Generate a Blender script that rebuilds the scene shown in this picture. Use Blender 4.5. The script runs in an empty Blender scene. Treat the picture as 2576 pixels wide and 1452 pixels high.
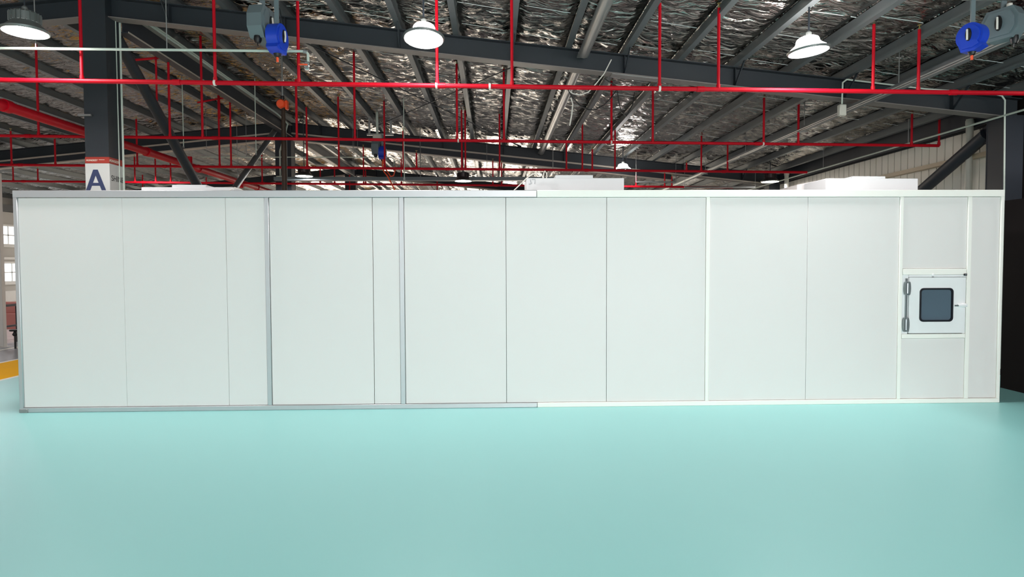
import bpy, math, random
import numpy as np
from mathutils import Vector, Matrix

random.seed(4)
S = bpy.context.scene
COL = S.collection

# ------------------------------------------------------------------ camera
W, H = 2576, 1452
YAW, PITCH, ROLL, FPX = .0291, -.0377, -.004, 1620.0
CAM = Vector((0.0, -7.5, 1.6817))
FWD = Vector((math.sin(YAW) * math.cos(PITCH), math.cos(YAW) * math.cos(PITCH), math.sin(PITCH)))
_r = Vector((math.cos(YAW), -math.sin(YAW), 0))
_u = _r.cross(FWD)
RT = math.cos(ROLL) * _r + math.sin(ROLL) * _u
UP = -math.sin(ROLL) * _r + math.cos(ROLL) * _u
cd = bpy.data.cameras.new('camera')
cd.sensor_width = 36.0
cd.lens = FPX / W * 36.0
cd.clip_end = 200
cam = bpy.data.objects.new('camera', cd)
COL.objects.link(cam)
cam.matrix_world = Matrix(((RT.x, UP.x, -FWD.x, CAM.x), (RT.y, UP.y, -FWD.y, CAM.y), (RT.z, UP.z, -FWD.z, CAM.z), (0, 0, 0, 1)))
S.camera = cam

# ------------------------------------------------------------------ world, light, exposure
S.view_settings.view_transform = 'Standard'
S.view_settings.look = 'None'
S.view_settings.gamma = 1
S.view_settings.use_curve_mapping = False
S.view_settings.exposure = 0.0
wd = bpy.data.worlds.new('world')
S.world = wd
wd.use_nodes = True
wd.node_tree.nodes['Background'].inputs[0].default_value = (.93, .97, 1, 1)
wd.node_tree.nodes['Background'].inputs[1].default_value = 1.0


def area(name, loc, target, sx, sy, power, col=(1, 1, 1), shape='RECTANGLE'):
    l = bpy.data.lights.new(name, 'AREA')
    l.shape = shape
    l.size = sx
    l.size_y = sy
    l.energy = power
    l.color = col
    o = bpy.data.objects.new(name, l)
    o.location = loc
    o.rotation_euler = (Vector(target) - Vector(loc)).to_track_quat('-Z', 'Y').to_euler()
    COL.objects.link(o)
    return o


# added fill light behind the camera, brightening the booth front; no door built
area('front_fill', (3.9, -12.8, 2.2), (2.5, 0, 1.2), 8, 4.0, 625, (1, .94, .95))
# the high bay lamps over the aisle behind the photographer
WARM = (1, .93, .945)
LAMP_W = 78
for _y, _xs in ((-10.3, (-13.0, -8.9, -4.9, -.8, 3.3, 7.2)), (-.2, (-9.4, -13.5)), (9.1, (-8.9, -13.0)), (19.6, (-13.0, -8.9, -4.9, -.8, 3.3, 7.2)), (29.0, (-8.9, -4.9, -.8, 3.3))):
    for _x in _xs:
        area('high_bay_light', (_x, _y, 4.05 if _x > -12 else 3.8), (_x, _y, 0), .4, .4, LAMP_W * (1.8 if _y < -5 else 1.15), WARM, 'DISK')

LAMP_GLOW = 150.0       # luminous surface of each high bay lamp in view


# ------------------------------------------------------------------ pixel -> point on a plane at its true depth
def ray(x, y):
    return FWD + RT * ((x - W / 2) / FPX) + UP * ((H / 2 - y) / FPX)


def atY(x, y, Y):
    d = ray(x, y)
    return CAM + d * ((Y - CAM.y) / d.y)


def atX(x, y, X):
    d = ray(x, y)
    return CAM + d * ((X - CAM.x) / d.x)


# ------------------------------------------------------------------ materials
def srgb(c):
    return tuple((v / 12.92 if v <= .04045 else ((v + .055) / 1.055) ** 2.4) for v in (k / 255 for k in c)) + (1,)


def mat(name, col, rough=.5, metal=0.0, vary=.06, scale=6.0, bump=0.0, bscale=40.0, emit=0.0, spec=.5, coat=0.0, rvary=.08):
    m = bpy.data.materials.new(name)
    m.use_nodes = True
    nt = m.node_tree
    b = nt.nodes['Principled BSDF']
    tc = nt.nodes.new('ShaderNodeTexCoord')
    n = nt.nodes.new('ShaderNodeTexNoise')
    n.inputs['Scale'].default_value = scale
    n.inputs['Detail'].default_value = 5
    nt.links.new(tc.outputs['Object'], n.inputs['Vector'])
    c = srgb(col)
    mix = nt.nodes.new('ShaderNodeMix')
    mix.data_type = 'RGBA'
    mix.inputs[6].default_value = tuple(min(1, v * (1 - vary)) for v in c[:3]) + (1,)
    mix.inputs[7].default_value = tuple(min(1, v * (1 + vary)) for v in c[:3]) + (1,)
    nt.links.new(n.outputs['Fac'], mix.inputs[0])
    nt.links.new(mix.outputs[2], b.inputs['Base Color'])
    mr = nt.nodes.new('ShaderNodeMapRange')
    mr.inputs[3].default_value = max(0, rough - rvary)
    mr.inputs[4].default_value = min(1, rough + rvary)
    nt.links.new(n.outputs['Fac'], mr.inputs[0])
    nt.links.new(mr.outputs[0], b.inputs['Roughness'])
    b.inputs['Metallic'].default_value = metal
    b.inputs['Specular IOR Level'].default_value = spec
    b.inputs['Coat Weight'].default_value = coat
    if bump:
        n2 = nt.nodes.new('ShaderNodeTexNoise')
        n2.inputs['Scale'].default_value = bscale
        n2.inputs['Detail'].default_value = 3
        nt.links.new(tc.outputs['Object'], n2.inputs['Vector'])
        bp = nt.nodes.new('ShaderNodeBump')
        bp.inputs['Strength'].default_value = bump
        bp.inputs['Distance'].default_value = .01
        nt.links.new(n2.outputs['Fac'], bp.inputs['Height'])
        nt.links.new(bp.outputs[0], b.inputs['Normal'])
    if emit:
        nt.links.new(mix.outputs[2], b.inputs['Emission Color'])
        b.inputs['Emission Strength'].default_value = emit
    return m


def foil_material():
    m = mat('aluminium_foil', (150, 148, 143), .2, 1.0, .2, 1.3)
    nt = m.node_tree
    b = nt.nodes['Principled BSDF']
    tc = nt.nodes.new('ShaderNodeTexCoord')

    def noise(sx, sy, detail, dist=0.0):
        mp = nt.nodes.new('ShaderNodeMapping')
        mp.inputs['Scale'].default_value = (sx, sy, 1)
        nt.links.new(tc.outputs['Object'], mp.inputs['Vector'])
        n = nt.nodes.new('ShaderNodeTexNoise')
        n.inputs['Scale'].default_value = 1
        n.inputs['Detail'].default_value = detail
        n.inputs['Distortion'].default_value = dist
        nt.links.new(mp.outputs[0], n.inputs['Vector'])
        return n

    a = noise(1.5, 7.0, 3, .8)
    c = noise(7.0, 22.0, 2, .4)
    ad = nt.nodes.new('ShaderNodeMath')
    ad.operation = 'MULTIPLY_ADD'
    ad.inputs[1].default_value = .17
    nt.links.new(c.outputs['Fac'], ad.inputs[0])
    nt.links.new(a.outputs['Fac'], ad.inputs[2])
    bp = nt.nodes.new('ShaderNodeBump')
    bp.inputs['Strength'].default_value = 1.0
    bp.inputs['Distance'].default_value = .16
    nt.links.new(ad.outputs[0], bp.inputs['Height'])
    nt.links.new(bp.outputs[0], b.inputs['Normal'])
    return m


def floor_material():
    m = mat('mint_epoxy', (157, 222, 218), .38, 0, .035, .35, spec=.45, rvary=.05)
    return m


M = dict(
    panel=mat('white_panel_paint', (232, 229, 226), .42, 0, .012, 1.2, spec=.35),
    profile=mat('satin_aluminium', (196, 198, 199), .46, .85, .02, 3, spec=.5, rvary=.04),
    white=mat('white_enamel', (238, 240, 240), .4, 0, .01, 3),
    cream=mat('cream_profile', (250, 249, 241), .42, 0, .012, 2, spec=.4),  # cream-white frame members beyond the rail joint, paler than the aluminium ones
    filter_white=mat('filter_box_enamel', (212, 215, 215), .5, 0, .012, 3, spec=.3),
    core=mat('panel_core', (40, 44, 46), .8),
    steel=mat('grey_steel_paint', (43, 49, 54), .48, 0, .12, 2.2, spec=.4),
    dsteel=mat('dark_steel_paint', (44, 49, 56), .5, 0, .12, 2.2, spec=.35),
    flange=mat('mid_grey_flange', (122, 116, 112), .5, 0, .16, 1.6),  # bottom flange tone, paler than the rafter web
    psteel=mat('pale_flange_primer', (176, 168, 156), .55, 0, .12, 3),
    purlin=mat('galvanised_purlin', (108, 114, 116), .45, .35, .14, 2.5),
    galv=mat('galvanised_tube', (150, 152, 150), .38, .6, .1, 4),
    conduit=mat('pale_green_conduit', (196, 208, 196), .45, 0, .04, 5),
    foil=foil_material(),
    strap=mat('white_strap', (225, 232, 230), .35, 0, .03, 4),
    roofsheet=mat('roof_sheet', (90, 92, 92), .6),
    red=mat('red_pipe_paint', (188, 8, 30), .5, 0, .1, 3, spec=.2),
    brass=mat('brass', (190, 168, 110), .35, .8),
    floor=floor_material(),
    yellow=mat('yellow_floor_paint', (252, 184, 6), .75, 0, .06, 1.5, spec=.08),
    line=mat('white_floor_line', (238, 236, 222), .45, 0, .04, 4),
    concrete=mat('grey_floor', (142, 144, 146), .3, 0, .08, 1.6),
    pale_floor=mat('pale_floor', (206, 204, 200), .2, 0, .06, .8),
    black=mat('black_sheet', (17, 13, 15), .75, 0, .15, 2, spec=.15),
    clad=mat('wall_cladding', (238, 236, 224), .5, 0, .07, 1.5),
    girt=mat('tan_girt', (196, 180, 152), .5, 0, .06, 3),
    pipe_pale=mat('pale_downpipe', (196, 196, 184), .45, 0, .05, 3),
    wall_left=mat('painted_wall', (188, 186, 180), .6, 0, .06, 1),
    daylight=mat('daylit_pane', (240, 248, 255), .2, 0, .03, 2, emit=1.6),
    daylight_far=mat('daylit_opening', (255, 240, 222), .3, 0, .03, 1, emit=14.0),
    sill=mat('white_trim', (226, 226, 222), .5),
    lamp=mat('lit_lens', (255, 249, 250), .3, 0, .005, 2, emit=LAMP_GLOW),
    lampdome=mat('glare_dome', (255, 250, 246), .4, 0, .005, 2, emit=30.0),  # lamp glare put into the dome as emission
    lampgrey=mat('lamp_housing', (118, 122, 120), .4, .4, .08, 8),
    lampdark=mat('lamp_dark_housing', (74, 66, 66), .35, .5, .1, 8),
    blue=mat('blue_plastic', (26, 66, 190), .35, 0, .06, 8, spec=.5),
    greyp=mat('grey_plastic', (104, 116, 120), .45, 0, .06, 8),
    blackp=mat('black_rubber', (14, 14, 16), .45, 0, .1, 12),
    orange=mat('orange_hose', (240, 84, 40), .4, 0, .08, 8),
    brown=mat('brown_chain_sleeve', (56, 42, 30), .6, .2, .25, 12),
    whitec=mat('white_cable', (226, 222, 212), .5, 0, .04, 10),
    glass=None,
    gasket=mat('black_gasket', (16, 20, 28), .35, 0, .06, 10, spec=.6),
    chrome=mat('polished_steel', (214, 216, 214), .18, 1.0, .03, 6),
    hinge=mat('grey_hinge', (150, 158, 160), .3, .7, .05, 8),
    inox=mat('box_interior', (120, 128, 134), .4, .5, .05, 5),
    print_blue=mat('navy_print', (46, 58, 96), .5, 0, .06, 10),
    print_black=mat('black_print', (24, 30, 34), .5, 0, .06, 10),
    print_white=mat('white_print', (224, 206, 190), .5, 0, .06, 10),
    sign_red=mat('rust_red_band', (164, 52, 38), .5, 0, .1, 6),
    sign_white=mat('sign_white', (206, 208, 204), .5, 0, .02, 4),
    pencil=mat('grey_pen', (150, 156, 160), .6),
    brownred=mat('red_brown_carton', (150, 92, 84), .6, 0, .1, 4),
)


def glass_mat():
    m = mat('reflection_toned_glass', (104, 122, 136), .06, 0, .02, 3, spec=.5, rvary=.01)  # reflection of the hall mixed into the pane colour
    b = m.node_tree.nodes['Principled BSDF']
    b.inputs['Transmission Weight'].default_value = .3
    b.inputs['IOR'].default_value = 1.3
    return m


M['glass'] = glass_mat()


# ------------------------------------------------------------------ mesh helpers
class MB:
    def __init__(self):
        self.v, self.f = [], []

    def add(self, vs, fs):
        n = len(self.v)
        self.v += [tuple(p) for p in vs]
        self.f += [tuple(i + n for i in q) for q in fs]
        return self

    def box(self, x0, x1, y0, y1, z0, z1):
        return self.add([(x0, y0, z0), (x1, y0, z0), (x1, y1, z0), (x0, y1, z0), (x0, y0, z1), (x1, y0, z1), (x1, y1, z1), (x0, y1, z1)],
                        [(0, 3, 2, 1), (4, 5, 6, 7), (0, 1, 5, 4), (1, 2, 6, 5), (2, 3, 7, 6), (3, 0, 4, 7)])

    def rbox(self, x0, x1, y0, y1, z0, z1, c):
        """a box with every edge chamfered by c"""
        xs, ys, zs = (x0, x1), (y0, y1), (z0, z1)
        vs, idx = [], {}
        for i in (0, 1):
            for j in (0, 1):
                for k in (0, 1):
                    sx, sy, sz = (1, -1)[i], (1, -1)[j], (1, -1)[k]
                    p = (xs[i], ys[j], zs[k])
                    for a, q in (('x', (p[0], p[1] + sy * c, p[2] + sz * c)), ('y', (p[0] + sx * c, p[1], p[2] + sz * c)), ('z', (p[0] + sx * c, p[1] + sy * c, p[2]))):
                        idx[i, j, k, a] = len(vs)
                        vs.append(q)
        fs = []
        for i in (0, 1):
            q = [idx[i, 0, 0, 'x'], idx[i, 1, 0, 'x'], idx[i, 1, 1, 'x'], idx[i, 0, 1, 'x']]
            fs.append(q if i else q[::-1])
            q = [idx[0, i, 0, 'y'], idx[0, i, 1, 'y'], idx[1, i, 1, 'y'], idx[1, i, 0, 'y']]
            fs.append(q if i else q[::-1])
            q = [idx[0, 0, i, 'z'], idx[1, 0, i, 'z'], idx[1, 1, i, 'z'], idx[0, 1, i, 'z']]
            fs.append(q if i else q[::-1])
        for a in (0, 1):
            for b in (0, 1):
                fs.append([idx[0, a, b, 'y'], idx[1, a, b, 'y'], idx[1, a, b, 'z'], idx[0, a, b, 'z']])
                fs.append([idx[a, 0, b, 'x'], idx[a, 1, b, 'x'], idx[a, 1, b, 'z'], idx[a, 0, b, 'z']])
                fs.append([idx[a, b, 0, 'x'], idx[a, b, 1, 'x'], idx[a, b, 1, 'y'], idx[a, b, 0, 'y']])
        for i in (0, 1):
            for j in (0, 1):
                for k in (0, 1):
                    fs.append([idx[i, j, k, 'x'], idx[i, j, k, 'y'], idx[i, j, k, 'z']])
        return self.add(vs, fs)

    def tube(self, pts, r, n=8, cap=True):
        pts = [Vector(p) for p in pts]
        rs = r if isinstance(r, (list, tuple)) else [r] * len(pts)
        t0 = (pts[1] - pts[0]).normalized()
        a = Vector((0, 0, 1)) if abs(t0.z) < .9 else Vector((1, 0, 0))
        nrm = t0.cross(a).normalized()
        vs, fs = [], []
        for i, p in enumerate(pts):
            t = ((pts[i + 1] - p) if i == 0 else (p - pts[i - 1]) if i == len(pts) - 1 else ((pts[i + 1] - p).normalized() + (p - pts[i - 1]).normalized())).normalized()
            nrm = (nrm - t * nrm.dot(t)).normalized()
            b = t.cross(nrm)
            for k in range(n):
                an = 2 * math.pi * k / n
                vs.append(p + (nrm * math.cos(an) + b * math.sin(an)) * rs[i])
        for i in range(len(pts) - 1):
            for k in range(n):
                fs.append((i * n + k, i * n + (k + 1) % n, (i + 1) * n + (k + 1) % n, (i + 1) * n + k))
        if cap:
            fs.append(tuple(range(n))[::-1])
            fs.append(tuple((len(pts) - 1) * n + k for k in range(n)))
        return self.add(vs, fs)

    def lathe(self, prof, c, n=24, axis='z', close=False):
        vs, fs = [], []
        for (r, h) in prof:
            for k in range(n):
                a = 2 * math.pi * k / n
                u, w = r * math.cos(a), r * math.sin(a)
                vs.append({'z': (c[0] + u, c[1] + w, c[2] + h), 'x': (c[0] + h, c[1] + u, c[2] + w), 'y': (c[0] + u, c[1] + h, c[2] + w)}[axis])
        for i in range(len(prof) - 1):
            for k in range(n):
                fs.append((i * n + k, i * n + (k + 1) % n, (i + 1) * n + (k + 1) % n, (i + 1) * n + k))
        if prof[0][0] > 1e-6 and close:
            fs.append(tuple(range(n))[::-1])
        if prof[-1][0] > 1e-6 and close:
            fs.append(tuple((len(prof) - 1) * n + k for k in range(n)))
        return self.add(vs, fs)

    def prism(self, poly, a0, a1, plane):
        """polygon in a plane ('xz', 'yz', 'xy') swept along the third axis from a0 to a1"""
        def put(p, a):
            return {'xz': (p[0], a, p[1]), 'yz': (a, p[0], p[1]), 'xy': (p[0], p[1], a)}[plane]
        n = len(poly)
        vs = [put(p, a0) for p in poly] + [put(p, a1) for p in poly]
        fs = [tuple(range(n))[::-1], tuple(range(n, 2 * n))] + [(k, (k + 1) % n, n + (k + 1) % n, n + k) for k in range(n)]
        return self.add(vs, fs)

    def beam(self, p0, p1, w, h, up=(0, 0, 1)):
        """a rectangular bar from p0 to p1, w wide and h tall"""
        p0, p1 = Vector(p0), Vector(p1)
        t = (p1 - p0).normalized()
        s = t.cross(Vector(up)).normalized()
        u = s.cross(t)
        vs = [p + s * a * w / 2 + u * b * h / 2 for p in (p0, p1) for a, b in ((-1, -1), (1, -1), (1, 1), (-1, 1))]
        return self.add(vs, [(0, 3, 2, 1), (4, 5, 6, 7), (0, 1, 5, 4), (1, 2, 6, 5), (2, 3, 7, 6), (3, 0, 4, 7)])

    def mesh(self, name, m, smooth=True):
        me = bpy.data.meshes.new(name)
        me.from_pydata(self.v, [], self.f)
        import bmesh
        bm = bmesh.new()
        bm.from_mesh(me)
        bmesh.ops.recalc_face_normals(bm, faces=bm.faces)
        bm.to_mesh(me)
        bm.free()
        if smooth:
            me.polygons.foreach_set('use_smooth', [True] * len(me.polygons))
            me.set_sharp_from_angle(angle=math.radians(38))
        me.materials.append(m)
        return me

    def build(self, name, m, parent=None, smooth=True):
        o = bpy.data.objects.new(name, self.mesh(name, m, smooth))
        COL.objects.link(o)
        if parent is not None:
            o.parent = parent
            o.matrix_parent_inverse = parent.matrix_basis.inverted()
        return o


def tag(o, label, cat, group=None, kind=None):
    o['label'] = label
    o['category'] = cat
    if group:
        o['group'] = group
    if kind:
        o['kind'] = kind
    return o


def thing(name, loc, label, cat, group=None, kind=None):
    o = bpy.data.objects.new(name, None)
    o.empty_display_size = .2
    o.location = loc
    COL.objects.link(o)
    return tag(o, label, cat, group, kind)


def structure(o):
    o['kind'] = 'structure'
    return o


def copy_tree(o, parent=None):
    c = o.copy()
    COL.objects.link(c)
    if parent is not None:
        c.parent = parent
    for ch in list(o.children):
        copy_tree(ch, c)
    return c


def text_mesh(body, size, mat_, name, parent, origin, ux, uz, depth=.0008, shear=0.0, bold=0.0):
    cu = bpy.data.curves.new('lettering', 'FONT')
    cu.body = body
    cu.size = size
    cu.extrude = depth
    cu.shear = shear
    cu.offset = bold
    cu.align_x = 'CENTER'
    tmp = bpy.data.objects.new('lettering', cu)
    COL.objects.link(tmp)
    bpy.context.view_layer.update()
    me = bpy.data.meshes.new_from_object(tmp)
    bpy.data.objects.remove(tmp)
    ux, uz = Vector(ux).normalized(), Vector(uz).normalized()
    un = ux.cross(uz)
    me.transform(Matrix(((ux.x, uz.x, un.x, origin[0]), (ux.y, uz.y, un.y, origin[1]), (ux.z, uz.z, un.z, origin[2]), (0, 0, 0, 1))))
    me.materials.clear()
    me.materials.append(mat_)
    o = bpy.data.objects.new(name, me)
    COL.objects.link(o)
    o.parent = parent
    o.matrix_parent_inverse = parent.matrix_basis.inverted()
    return o


# ------------------------------------------------------------------ hall dimensions
RIDGE = -5.63
XR, XL = 8.0, -18.3            # eave walls
Y0, Y1 = -13.0, 34.0
FRAMES = [-6.06, 2.07, 10.2, 18.33, 26.46]


def zb(x):                      # underside of the rafters
    return 4.665 - .1045 * x if x >= RIDGE else 4.665 - .1045 * (2 * RIDGE - x)


def zt(x):                      # top of the rafters
    return 4.945 - .104 * x if x >= RIDGE else 4.945 - .104 * (2 * RIDGE - x)


PURLIN_H = .15

# ------------------------------------------------------------------ floor
fl = structure(MB().box(-7.24, XR, Y0, 3.2, -.12, 0).build('floor', M['floor']))
MB().box(-7.24, XR, 3.2, Y1, -.12, 0).build('concrete_floor', M['concrete'], fl)
MB().box(-7.32, -7.24, Y0, Y1, -.12, .0005).build('white_line', M['line'], fl)
MB().box(-8.56, -7.32, Y0, Y1, -.12, 0).build('yellow_walkway', M['yellow'], fl)
MB().box(-8.64, -8.56, Y0, Y1, -.12, .0005).build('white_line', M['line'], fl)
MB().box(-9.85, -8.64, Y0, Y1, -.12, 0).build('grey_walkway', M['concrete'], fl)
MB().box(-9.93, -9.85, Y0, Y1, -.12, .0005).build('white_line', M['line'], fl)
MB().box(-10.6, -9.93, Y0, Y1, -.12, 0).build('grey_walkway', M['concrete'], fl)
MB().box(XL, -10.6, Y0, Y1, -.12, 0).build('pale_floor', M['pale_floor'], fl)

# ------------------------------------------------------------------ roof: sheet, foil blankets, purlins, straps
cb = MB()
for a, b in ((RIDGE, XR + .3), (XL - .3, RIDGE)):
    za, zb_ = zt(a) + PURLIN_H + .1, zt(b) + PURLIN_H + .1
    cb.add([(a, Y0, za), (b, Y0, zb_), (b, Y1, zb_), (a, Y1, za), (a, Y0, za + .05), (b, Y0, zb_ + .05), (b, Y1, zb_ + .05), (a, Y1, za + .05)],
           [(0, 3, 2, 1), (4, 5, 6, 7), (0, 1, 5, 4), (1, 2, 6, 5), (2, 3, 7, 6), (3, 0, 4, 7)])
ceiling = structure(cb.build('ceiling', M['roofsheet'], smooth=False))

PX = [.30 + .82 * k for k in range(-7, 10)]                 # purlin lines, right slope
PXL = [2 * RIDGE - x for x in PX][:16]                        # and their mirror on the other slope
PXL = [x for x in PXL if x > XL]


def purlin(x):
    z = zt(x) + .004
    b = MB()
    # a Z section: lower lip, web, upper flange
    b.box(x - .045, x + .04, Y0, Y1, z, z + .006)
    b.box(x - .045, x - .04, Y0, Y1, z + .006, z + .03)
    b.box(x - .002, x + .003, Y0, Y1, z + .006, z + PURLIN_H)
    b.box(x + .003, x + .06, Y0, Y1, z + PURLIN_H - .006, z + PURLIN_H)
    return b.build('purlin', M['purlin'], ceiling, smooth=False)


for x in PX + PXL:
    purlin(x)

rng = np.random.default_rng(7)


def smooth_noise(shape, cells, r):
    g = r.random((cells[0] + 2, cells[1] + 2))
    yy = np.linspace(0, cells[0], shape[0])
    xx = np.linspace(0, cells[1], shape[1])
    yi, xi = np.floor(yy).astype(int), np.floor(xx).astype(int)
    fy, fx = (yy - yi)[:, None], (xx - xi)[None]
    fy, fx = fy * fy * (3 - 2 * fy), fx * fx * (3 - 2 * fx)
    a = g[yi][:, xi] * (1 - fx) + g[yi][:, xi + 1] * fx
    b = g[yi + 1][:, xi] * (1 - fx) + g[yi + 1][:, xi + 1] * fx
    return a * (1 - fy) + b * fy - .5


def foil(xa, xb):
    ys = np.concatenate([np.arange(Y0, -3, .25), np.arange(-3, 9, .055), np.arange(9, Y1 + .01, .14)])
    nu = 17
    us = np.linspace(0, 1, nu)
    X = xa + (xb - xa) * us[None] + 0 * ys[:, None]
    Yg = ys[:, None] + 0 * us[None]
    base = np.where(X >= RIDGE, 4.945 - .104 * X, 4.945 - .104 * (2 * RIDGE - X)) + PURLIN_H + .03
    p = .4
    d1 = np.abs(np.sin(np.pi * (X * .8 + Yg) / p))
    d2 = np.abs(np.sin(np.pi * (X * .8 - Yg) / p))
    quilt = np.sqrt(np.minimum(d1, d2))
    edge = np.clip(np.minimum(us, 1 - us)[None] / .2, 0, 1) ** .7
    n1 = smooth_noise(X.shape, (130, 4), rng)
    n2 = smooth_noise(X.shape, (420, 7), rng)
    z = base - edge * (.055 + .05 * n1 + .032 * quilt + .03 * n2)
    ny = len(ys)
    co = np.stack([X, Yg, z], -1).reshape(-1, 3)
    i = np.arange((ny - 1) * (nu - 1))
    r_, c_ = i // (nu - 1), i % (nu - 1)
    q = np.stack([r_ * nu + c_, (r_ + 1) * nu + c_, (r_ + 1) * nu + c_ + 1, r_ * nu + c_ + 1], -1)
    me = bpy.data.meshes.new('foil_blanket')
    me.vertices.add(len(co))
    me.vertices.foreach_set('co', co.astype(np.float32).ravel())
    me.loops.add(q.size)
    me.loops.foreach_set('vertex_index', q.astype(np.int32).ravel())
    me.polygons.add(len(q))
    me.polygons.foreach_set('loop_start', np.arange(0, q.size, 4, dtype=np.int32))
    me.polygons.foreach_set('use_smooth', np.ones(len(q), dtype=bool))
    me.update()
    me.materials.append(M['foil'])
    o = bpy.data.objects.new('foil_blanket', me)
    COL.objects.link(o)
    o.parent = ceiling
    return o


xs_all = sorted(PX + PXL)
xs_all = [XL] + xs_all + [XR]
for a, b in zip(xs_all[:-1], xs_all[1:]):
    foil(a, b)

for a, b in zip(PX[2:-1], PX[3:]):
    sm = None
    for k in range(11):
        y = -1.6 + .86 * k + random.uniform(-.08, .08)
        if random.random() < .22:
            continue
        za, zb_ = zt(a) + PURLIN_H - .055, zt(b) + PURLIN_H - .055
        m_ = MB().beam((a + .07 + random.random() * .06, y, za), (b - .07 - random.random() * .1, y + random.uniform(-.02, .02), zb_), .012, .003)
        m_.build('foil_strap', M['strap'], ceiling, smooth=False)

# ------------------------------------------------------------------ walls
wr = MB().box(XR + .02, XR + .1, 2.3, Y1, 0, 3.9)
wr = structure(wr.build('wall_right', M['core'], smooth=False))
y = 2.3
while y < 17.5:
    MB().rbox(XR - .012, XR + .02, y + .008, y + .197, .02, 3.87, .006).build('cladding_plank', M['clad'], wr)
    y += .205
MB().box(XR - .012, XR + .02, y, Y1, .02, 3.87).build('cladding_sheet', M['clad'], wr, smooth=False)
MB().box(XR - .1, XR + .1, 2.3, Y1, 3.9, zt(XR) + .3).build('eave_beam', M['dsteel'], wr, smooth=False)
p0, p1 = atX(2400, 403, XR - .1), atX(2228, 443, XR - .1)
MB().box(XR - .14, XR - .03, 2.3, 16.0, p0.z - .05, p0.z + .02).build('girt', M['girt'], wr, smooth=False)
structure(MB().box(XR, XR + .1, -2.0, 2.3, 0, zt(XR) + .3).build('wall_side', M['black'], smooth=False))
structure(MB().box(XR, XR + .1, Y0, -2.0, 0, zt(XR) + .3).build('wall_side', M['wall_left'], smooth=False))
pt = MB().box(6.8, 6.9, -6.0, .9, .0, 2.5).build('dark_partition', M['black'], smooth=False)
pt.data.materials[0] = M['black']
tag(pt, 'tall black partition panel standing on the mint floor past the pass box end', 'partition', kind='thing')
wk = MB().box(XL, -12, Y1, Y1 + .1, 0, 5.9).box(-12, -6, Y1, Y1 + .1, 0, 1.0).box(-12, -6, Y1, Y1 + .1, 3.6, 5.9).box(-6, -2.4, Y1, Y1 + .1, 0, 5.9).box(-2.4, 2.2, Y1, Y1 + .1, 4.2, 5.9).box(2.2, XR, Y1, Y1 + .1, 0, 5.9)
structure(wk.build('wall_back', M['clad'], smooth=False))
structure(MB().box(-2.4, 2.2, Y1 + .05, Y1 + .08, 0, 4.2).build('door_1', M['daylight_far'], smooth=False))
structure(MB().box(-12, -6, Y1 + .05, Y1 + .08, 1.0, 3.6).build('window_20', M['daylight_far'], smooth=False))

wl = structure(MB().box(XL - .1, XL, Y0, Y1, 0, zt(XL) + .3).build('wall_left', M['wall_left'], smooth=False))
MB().box(XL, XL + .2, Y0, Y1, 3.72, 3.98).build('eave_beam', M['dsteel'], wl, smooth=False)
MB().box(XL, XL + .06, Y0, Y1, .35, .75).build('wall_band', M['sill'], wl, smooth=False)


def window(n, ya, yb, za, zc, mull):
    fr = MB()
    t = .07
    x0, x1 = XL, XL + .07
    fr.box(x0, x1, ya, yb, za, za + t).box(x0, x1, ya, yb, zc - t, zc).box(x0, x1, ya, ya + t, za + t, zc - t).box(x0, x1, yb - t, yb, za + t, zc - t)
    for k in range(1, mull):
        yy = ya + (yb - ya) * k / mull
        fr.box(x0, x1 - .01, yy - .02, yy + .02, za + t, zc - t)
    fr.box(x0, x1 - .01, ya + t, yb - t, (za + zc) / 2 - .02, (za + zc) / 2 + .02)
    w = structure(fr.build('window_%d' % n, M['sill'], smooth=False))
    MB().box(x0 + .01, x0 + .025, ya + t, yb - t, za + t, zc - t).build('pane', M['daylight'], w, smooth=False)
    MB().box(x0, x0 + .16, ya - .05, yb + .05, za - .06, za).build('window_sill', M['sill'], w, smooth=False)


n_ = 1
for ya in (8.2, 12.2, 15.95, 19.6):
    window(n_, ya, ya + 2.1, 2.45, 3.25, 3)
    window(n_ + 1, ya, ya + 2.3, 1.05, 1.85, 3)
    n_ += 2
structure(MB().box(XL, XL + .16, Y0, Y1, 1.93, 2.02).build('trim_1', M['sill'], smooth=False))

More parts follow.
